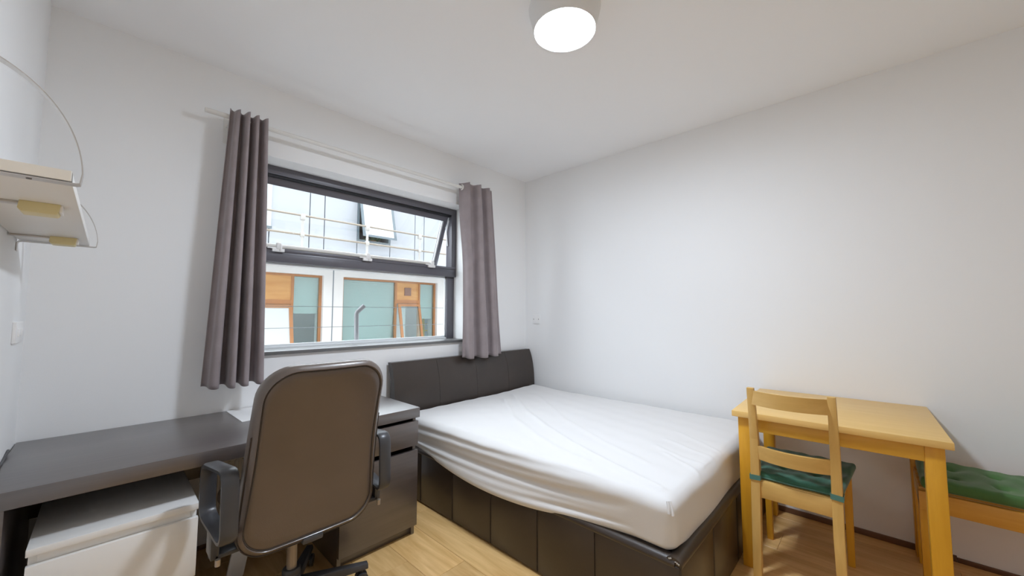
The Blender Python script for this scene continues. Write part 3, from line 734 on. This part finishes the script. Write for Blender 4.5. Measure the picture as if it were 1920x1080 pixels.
for s in (-1, 1):
    am = obj('armrest', arm(s), 'plastic_bk', oc, ang=50)
    x0 = .566+s*.20; x1 = .566+s*.285
    b = B(); box(b, min(x0, x1), max(x0, x1), 1.62, 1.70, .385, .399, .003); box(b, x1-.012, x1+.012, 1.62, 1.70, .385, .475, .004); obj('arm_mount', b, 'plastic_bk', am)
    b = B(); lathe(b, [(0, 0), (.008, 0), (.008, .020), (0, .020)], (x1-s*.005, 1.60, .375), 12); obj('bolt_cover', b, 'tube', am)

# ------------------------------------------------------------------ bed
BX0, BX1, BY0, BY1, RZ = 1.420, 2.862, .534, 2.45, .322
bed = thing('bed_frame', 'double bed frame in dark brown faux leather panels with curved headboard', 'bed', ((BX0+BX1)/2, 1.5, 0))
b = B(); box(b, BX0+.012, BX0+.055, BY0+.02, BY1, .008, RZ-.02); sr = obj('side_rail', b, 'leather', bed)
ys = [BY0+.004, .881, 1.188, 1.503, 1.824, 2.150, BY1-.02]
for a, c in zip(ys, ys[1:]):
    b = B(); box(b, BX0, BX0+.03, a+.001, c-.001, .008, RZ-.014, .003); obj('panel', b, 'leather', sr)
for y in ys[1:-1]:
    b = B(); box(b, BX0-.0006, BX0+.004, y-.0055, y-.0045, .012, RZ-.02); box(b, BX0-.0006, BX0+.004, y+.0045, y+.0055, .012, RZ-.02)
    obj('stitching', b, 'stitch', sr)
b = B(); sweep(b, [(BX0+.028, BY0+.022, RZ-.012), (BX0+.028, BY1, RZ-.012)], [(.031*math.cos(a)*1.0, .021*math.sin(a)) for a in [2*PI*k/16 for k in range(16)]]); obj('rail_padding', b, 'leather', sr)
b = B(); box(b, BX0+.02, BX1, BY0+.012, BY0+.055, .008, RZ-.02); fb = obj('foot_board', b, 'leather', bed)
xs_ = [BX0+.004, 1.787, 2.150, 2.50, BX1]
for a, c in zip(xs_, xs_[1:]):
    b = B(); box(b, a+.001, c-.001, BY0, BY0+.03, .008, RZ-.014, .003); obj('panel', b, 'leather', fb)
b = B(); sweep(b, [(BX0+.004, BY0+.028, RZ-.010), (BX1, BY0+.028, RZ-.010)], [(.031*math.cos(a), .021*math.sin(a)) for a in [2*PI*k/16 for k in range(16)]]); fp = obj('rail_padding', b, 'leather', fb)
for x in xs_[1:-1]:
    b = B(); box(b, x-.0055, x-.0045, BY0-.0006, BY0+.004, .012, RZ-.02); box(b, x+.0045, x+.0055, BY0-.0006, BY0+.004, .012, RZ-.02)
    obj('stitching', b, 'stitch', fb)
b = B()
rs = random.Random(3)
for i in range(7):
    y = BY0+.006+i*.0055; z = RZ-.006+rs.uniform(-.004, .010); box(b, BX0+.0015, BX0+.0045, y, y+.005, z, z+rs.uniform(.002, .006))
sf = obj('worn_edge', b, 'scuff', fb, smooth=False); sf['label'] = 'scuffed pale worn corner'
b = B(); box(b, BX1-.03, BX1, BY0+.055, BY1, .008, RZ-.01); obj('wall_rail', b, 'leather', bed)
b = B(); box(b, BX0+.056, BX1-.031, BY0+.056, BY1, .20, .235); obj('mattress_base', b, 'leather', bed)
# headboard: curved panels, top leaning back to the wall
hb_ = B(); box(hb_, 1.40, BX1-.01, 2.49, 2.515, .02, .80); hd = obj('headboard', hb_, 'leather', bed)
hx = [1.385, 1.762, 2.141, 2.513, BX1+.004]
def hprof(t):   # t 0..1 bottom..top -> y of front face
    return 2.420+.064*t**4.5
for a, c in zip(hx, hx[1:]):
    b = B(); n = 14; F_, K_ = [], []
    for i in range(n+1):
        t = i/n; z = .30+t*(.852-.30); F_.append((hprof(t), z)); K_.append((min(2.53, hprof(t)+.048), z))
    poly = F_+K_[::-1]
    t_ = bmesh.new(); A = [t_.verts.new((a+.0008, y, z)) for y, z in poly]; C = [t_.verts.new((c-.0008, y, z)) for y, z in poly]; m = len(poly)
    t_.faces.new(A); t_.faces.new(C[::-1])
    for i in range(m): t_.faces.new([A[i], C[i], C[(i+1) % m], A[(i+1) % m]])
    sharp = [e for e in t_.edges if len(e.link_faces) == 2 and e.calc_face_angle(0) > R(40)]
    bmesh.ops.bevel(t_, geom=sharp, offset=.004, segments=2, affect='EDGES', profile=.5); merge(b, t_)
    obj('headboard_panel', b, 'leather', hd)
# mattress with fitted sheet
mx0, mx1, my0, my1, mz0, mz1 = 1.437, 2.838, .566, 2.412, .262, .512
mcx, mcy, mcz = (mx0+mx1)/2, (my0+my1)/2, (mz0+mz1)/2
bm = roundbox((mx1-mx0)/2, (my1-my0)/2, (mz1-mz0)/2, .046, 150, 190, 34)
creases = []
def crease(px, h, w, z=.515): creases.append(([onZ(a, c, z).xy for a, c in px], h, w))
crease([(962, 742), (985, 772), (1020, 800), (1070, 832), (1130, 864), (1190, 893), (1240, 917)], .010, .020)
crease([(945, 750), (962, 785), (1000, 815), (1050, 845), (1100, 866)], .007, .022)
crease([(1010, 745), (1060, 790), (1130, 830), (1210, 868)], .004, .018)
crease([(1230, 838), (1275, 858), (1320, 872)], .004, .012)
crease([(1250, 826), (1300, 846), (1345, 862)], .004, .012)
crease([(1245, 850), (1290, 874), (1310, 886)], .004, .010)
crease([(1270, 812), (1320, 834), (1356, 850)], .003, .010)
crease([(850, 800), (900, 815), (960, 830)], .003, .02)
crease([(1120, 960), (1180, 948), (1238, 940)], .003, .012)
def segd(p, a, c):
    ab = c-a; t = max(0, min(1, (p-a).dot(ab)/ab.length_squared)); return (p-(a+ab*t)).length
def sm(a, c, v): t = max(0, min(1, (v-a)/(c-a))); return t*t*(3-2*t)
for v in bm.verts:
    x, y, z = v.co.x+mcx, v.co.y+mcy, v.co.z+mcz
    tz = (z-mz0)/(mz1-mz0); ty = (y-my0)/(my1-my0); tx = (x-mx0)/(mx1-mx0)
    top = sm(.45, .95, tz)
    dz = .012*top*math.sin(PI*tx)**.5*math.sin(PI*ty)**.5 if 0 < tx < 1 and 0 < ty < 1 else 0
    # head-end right corner sits higher
    dz += top*.018*sm(.6, 1, tx)*sm(.75, 1, ty)
    if tz > .6:
        p = Vector((x, y))
        for pts, h_, w_ in creases:
            d = min(segd(p, a, c) for a, c in zip(pts, pts[1:])); 
            if d < 3*w_: dz += h_*math.exp(-(d/w_)**2)*sm(.6, .9, tz)
    dx = dy = 0
    # left side: the sheet bulges over the rail and shows long folds
    left = 1-sm(0, .25, tx)
    side = left*(1-sm(.86, 1.0, tz)*.6)
    hang = math.sin(PI*min(1, max(0, (ty-.08)/.90)))**1.3
    low = 1-sm(0, .55, tz)
    dx -= side*(.012*hang+.034*hang*low)
    dz += left*low*(.062*(1-hang)-.006*hang)
    if side > 0 and tz < .97:
        fade = math.sin(PI*min(1, max(0, (ty-.08)/.92)))*sm(.04, .34, tz)
        q = tz*3.1+1.5*(ty-.5)+.25*math.sin(ty*5)
        dx -= side*fade*.0085*math.sin(2*PI*q)*(.65+.35*math.sin(ty*7+1))
        dx -= side*fade*.003*math.sin(2*PI*(q*1.9+.3)+3*ty)
    foot = 1-sm(0, .12, ty)
    if foot and tz < .97: dy -= foot*(.006*math.sin(PI*tz)+.003*math.sin(2*PI*(tz*2+tx*2.3))*math.sin(PI*tx))
    dz += .0018*math.sin(37*x+11*y)*math.sin(23*y-9*x)*top
    v.co += Vector((dx, dy, dz))
bmesh.ops.translate(bm, verts=bm.verts, vec=(mcx, mcy, mcz))
mt = tag(obj('mattress', bm, 'sheet', ang=180), 'thick mattress in a wrinkled white fitted sheet on the dark bed frame', 'mattress')
b = B(); rd = ray(1256, 950).normalized(); best = None
for v in mt.data.vertices:
    w = v.co+BASE[mt.name]
    if w.x < mx0+.1 and w.y < my0+.1 and w.z > .42:
        d = (w-_c); k = (d-rd*d.dot(rd)).length
        if best is None or k < best[0]: best = (k, w.copy())
tk = best[1]; od = Vector((-.7, -.7, 0))
for k, (a, l) in enumerate(((-.3, .026), (.3, .032))):
    tip = tk+Vector((.7*a*.02, -.7*a*.02, -l*.8))+od*(.012+.004*k); up_ = tk+Vector((.010*a, -.010*a, .016))-od*.004
    m_ = (tip+up_)/2+od*.004
    tube(b, [up_, m_, tip], .0062, 8)
obj('sheet_tuck', b, 'sheet', mt)

# ------------------------------------------------------------------ dining table (slightly turned)
TX, TY, TZ, TH = .735, .722, .727, .028
tb = thing('dining_table', 'small square golden birch table against the white wall', 'table', (2.503, .184, 0), R(1.6))
obj('table_top', bx(-TX/2, TX/2, -TY/2, TY/2, TZ-TH, TZ, .003), 'birch', tb, local=True)
L = .054; ins = .022
for sx in (-1, 1):
    for sy in (-1, 1):
        x0 = sx*(TX/2-ins-L/2); y0 = sy*(TY/2-ins-L/2)
        ti = .008
        bot = [(x0-L/2, y0-L/2, 0), (x0+L/2, y0-L/2, 0), (x0+L/2, y0+L/2, 0), (x0-L/2, y0+L/2, 0)]
        obj('leg', bx(x0-L/2, x0+L/2, y0-L/2, y0+L/2, 0, TZ-TH, .003), 'birchleg', tb, local=True)
a0 = TX/2-ins-.012; c0 = TY/2-ins-.012
for s in (-1, 1):
    obj('apron', bx(s*a0-.010, s*a0+.010, -(TY/2-ins-L), TY/2-ins-L, TZ-TH-.062, TZ-TH, .001), 'birchrail', tb, local=True)
    obj('apron', bx(-(TX/2-ins-L), TX/2-ins-L, s*c0-.010, s*c0+.010, TZ-TH-.062, TZ-TH, .001), 'birch', tb, local=True)

# ------------------------------------------------------------------ wooden chair (faces +x), world coordinates
wc = thing('dining_chair', 'pale beech slat-back dining chair pulled up to the birch table', 'chair', (2.3, .295, 0))
SZ = .430
def post(yf, ys_, yt):
    # rear leg and back post as one piece: foot -> seat -> top
    st = [(2.075, yf, 0, .034, .032), (2.115, ys_, .28, .042, .036), (2.128, ys_, .42, .044, .037), (2.105, (ys_*.55+yt*.45), .62, .036, .033), (2.035, yt, .862, .024, .028)]
    b = B(); R_ = []
    for x, y, z, wx, wy in st:
        R_.append([b.verts.new((x+a*wx/2, y+c*wy/2, z)) for a, c in ((-1, -1), (1, -1), (1, 1), (-1, 1))])
    for a, c in zip(R_, R_[1:]):
        for i in range(4): b.faces.new([a[i], a[(i+1) % 4], c[(i+1) % 4], c[i]])
    b.faces.new(R_[0][::-1]); b.faces.new(R_[-1]); bmesh.ops.bevel(b, geom=[e for e in b.edges], offset=.0025, segments=2, affect='EDGES', profile=.5)
    return b
YA, YBb = .441, .150
obj('back_post', post(.438, YA, .431), 'beech', wc); obj('back_post', post(.143, YBb, .146), 'beech', wc)
for y in (.462, .136):
    b = B(); hexa(b, [(2.482, y-.013, 0), (2.514, y-.013, 0), (2.514, y+.013, 0), (2.482, y+.013, 0)], [(2.474, y-.016, SZ-.018), (2.514, y-.016, SZ-.018), (2.514, y+.016, SZ-.018), (2.474, y+.016, SZ-.018)], .0025); obj('front_leg', b, 'birchleg', wc)
def slat(za, zb_, xb_, bow, ya, yb_):
    b = B(); n = 14; R_ = []
    for i in range(n+1):
        t = i/n; y = ya+(yb_-ya)*t; x = xb_+bow*(4*t*(1-t)); sag = 0
        tl = (zb_-za)
        R_.append([b.verts.new((x-.009, y, za)), b.verts.new((x+.009, y, za)), b.verts.new((x-.001, y, zb_)), b.verts.new((x-.019, y, zb_))])
    for a, c in zip(R_, R_[1:]):
        for i in range(4): b.faces.new([a[i], a[(i+1) % 4], c[(i+1) % 4], c[i]])
    b.faces.new(R_[0][::-1]); b.faces.new(R_[-1]); return b
obj('back_slat', slat(.785, .850, 2.052, -.040, .150, .430), 'beechh', wc, ang=30)
obj('back_slat', slat(.528, .590, 2.116, -.040, .150, .436), 'beechh', wc, ang=30)
obj('rear_rail', bx(2.112, 2.134, YBb+.014, YA-.014, .352, .425, .002), 'beechh', wc)
obj('front_rail', bx(2.490, 2.508, .150, .448, .355, .412, .002), 'beechh', wc)
for y in (.150, .444):
    obj('side_rail', bx(2.135, 2.478, y-.009, y+.009, .360, .412, .002), 'beech', wc)
b = B(); hexa(b, [(2.12, .168, SZ-.018), (2.545, .125, SZ-.018), (2.545, .473, SZ-.018), (2.12, .436, SZ-.018)], [(2.12, .168, SZ), (2.545, .125, SZ), (2.545, .473, SZ), (2.12, .436, SZ)], .004); obj('seat', b, 'beech', wc)
# its cushion
def cushion_mesh(hx_, hy_, hz_, tufts, depth, r=.016, n=(60, 60, 8), wr=.0025):
    bm = roundbox(hx_, hy_, hz_, r, *n)
    for v in bm.verts:
        x, y, z = v.co
        k = max(0, z/hz_)
        dz = 0
        for tx_, ty_ in tufts:
            d = math.hypot(x-tx_, y-ty_); dz -= depth*math.exp(-(d/.018)**2)+depth*.4*math.exp(-(d/.055)**2)
        dz += wr*math.sin(38*x+17*y+2*math.sin(20*y))*math.sin(25*y-8*x)+wr*.6*math.sin(90*y+30*x)
        v.co.z += dz*k
    return bm
def taper(bm, hx_, wr_, wf):
    for v in bm.verts: v.co.y *= wr_+(wf-wr_)*(v.co.x+hx_)/(2*hx_)
tf = [(-.08, -.07), (-.08, .07), (.09, -.08), (.09, .08), (0, 0)]
bm = cushion_mesh(.222, .187, .0175, tf, .012); taper(bm, .222, .84, 1.0)
bmesh.ops.translate(bm, verts=bm.verts, vec=(2.345, .290, SZ+.0185))
cu = tag(obj('seat_cushion', bm, 'green', ang=180), 'bottle green tufted cushion tied to the seat of the beech chair', 'cushion')
for y, s in ((.441, 1), (.150, -1)):
    b = B(); z = SZ+.010; hw_ = .0185
    lp = [(2.165, y-s*.030, z), (2.108+.030, y-s*.0205, z+.001), (2.103, y-s*.0205, z+.002), (2.101, y+s*.006, z+.001), (2.103, y+s*.0205, z-.001), (2.140, y+s*.021, z), (2.152, y+s*.016, z), (2.16, y-s*.0, z)]
    sweep(b, lp, [(-.0012, -.011), (.0012, -.011), (.0012, .011), (-.0012, .011)]); obj('tie_strap', b, 'greenstrap', cu)
b = B(); tube(b, [(2.126, YBb+.02, SZ+.012), (2.120, .30, SZ+.010), (2.126, YA-.02, SZ+.012)], .003, 6); obj('cushion_piping', b, 'greenstrap', cu)

# ------------------------------------------------------------------ bench with cushion
bn = thing('bench', 'low pine bench with a green cushion, running along the wall past the table', 'bench', (2.68, -.62, 0))
FX, E0, E1, BZ = 2.452, -.098, -1.12, .434
obj('front_rail', bx(FX, FX+.024, E1, E0-.001, BZ-.076, BZ, .002), 'pine', bn)
obj('rear_rail', bx(2.766, 2.790, E1, E0-.026, BZ-.076, BZ, .002), 'pine', bn)
for y in (E0-.012, E1+.012):
    obj('side_rail', bx(FX+.024, 2.748, y-.011, y+.011, BZ-.070, BZ, .002), 'beech', bn)
for x in (FX+.025, 2.748):
    for y in (E0-.025, E1+.001): obj('leg', bx(x, x+.042, y, y+.024, 0, BZ-.002, .002), 'birchleg', bn)
for i in range(5):
    x = FX+.026+i*.062; obj('seat_slat', bx(x, x+.054, E1+.004, E0-.004, BZ-.001, BZ+.011, .002), 'pine', bn)
tf = [(x, y) for x in (-.07, .07) for y in [-.40+.133*k for k in range(7)]]
bm = cushion_mesh(.168, .500, .024, tf, .019, .018, (40, 120, 8), .003)
bmesh.ops.translate(bm, verts=bm.verts, vec=(2.622, -.608, BZ+.0345))
bc = tag(obj('bench_cushion', bm, 'greenb', ang=180), 'long leaf-green tufted cushion lying on the pine bench', 'cushion')
for i, (x, y) in enumerate(tf):
    b = B(); lathe(b, [(0, .004), (.004, .003), (.006, 0), (.004, -.002)], (2.622+x, -.608+y, BZ+.0345+.024-.0215), 10); obj('tuft_button', b, 'greenb', bc)
# thin dark strand along the left wall beside the desk end
b = B(); tube(b, [onX(12, 845, XL)+Vector((.004, 0, 0)), onX(6, 857, XL)+Vector((.004, 0, 0)), onX(0, 868, XL)+Vector((.004, 0, 0)), Vector((XL+.004, 2.10, ZD+.008)), Vector((XL+.004, 1.92, ZD+.006))], .004, 8)
tag(obj('strand', b, 'plastic_bk'), 'short dark strand lying along the wall at the end of the desk', 'strand')
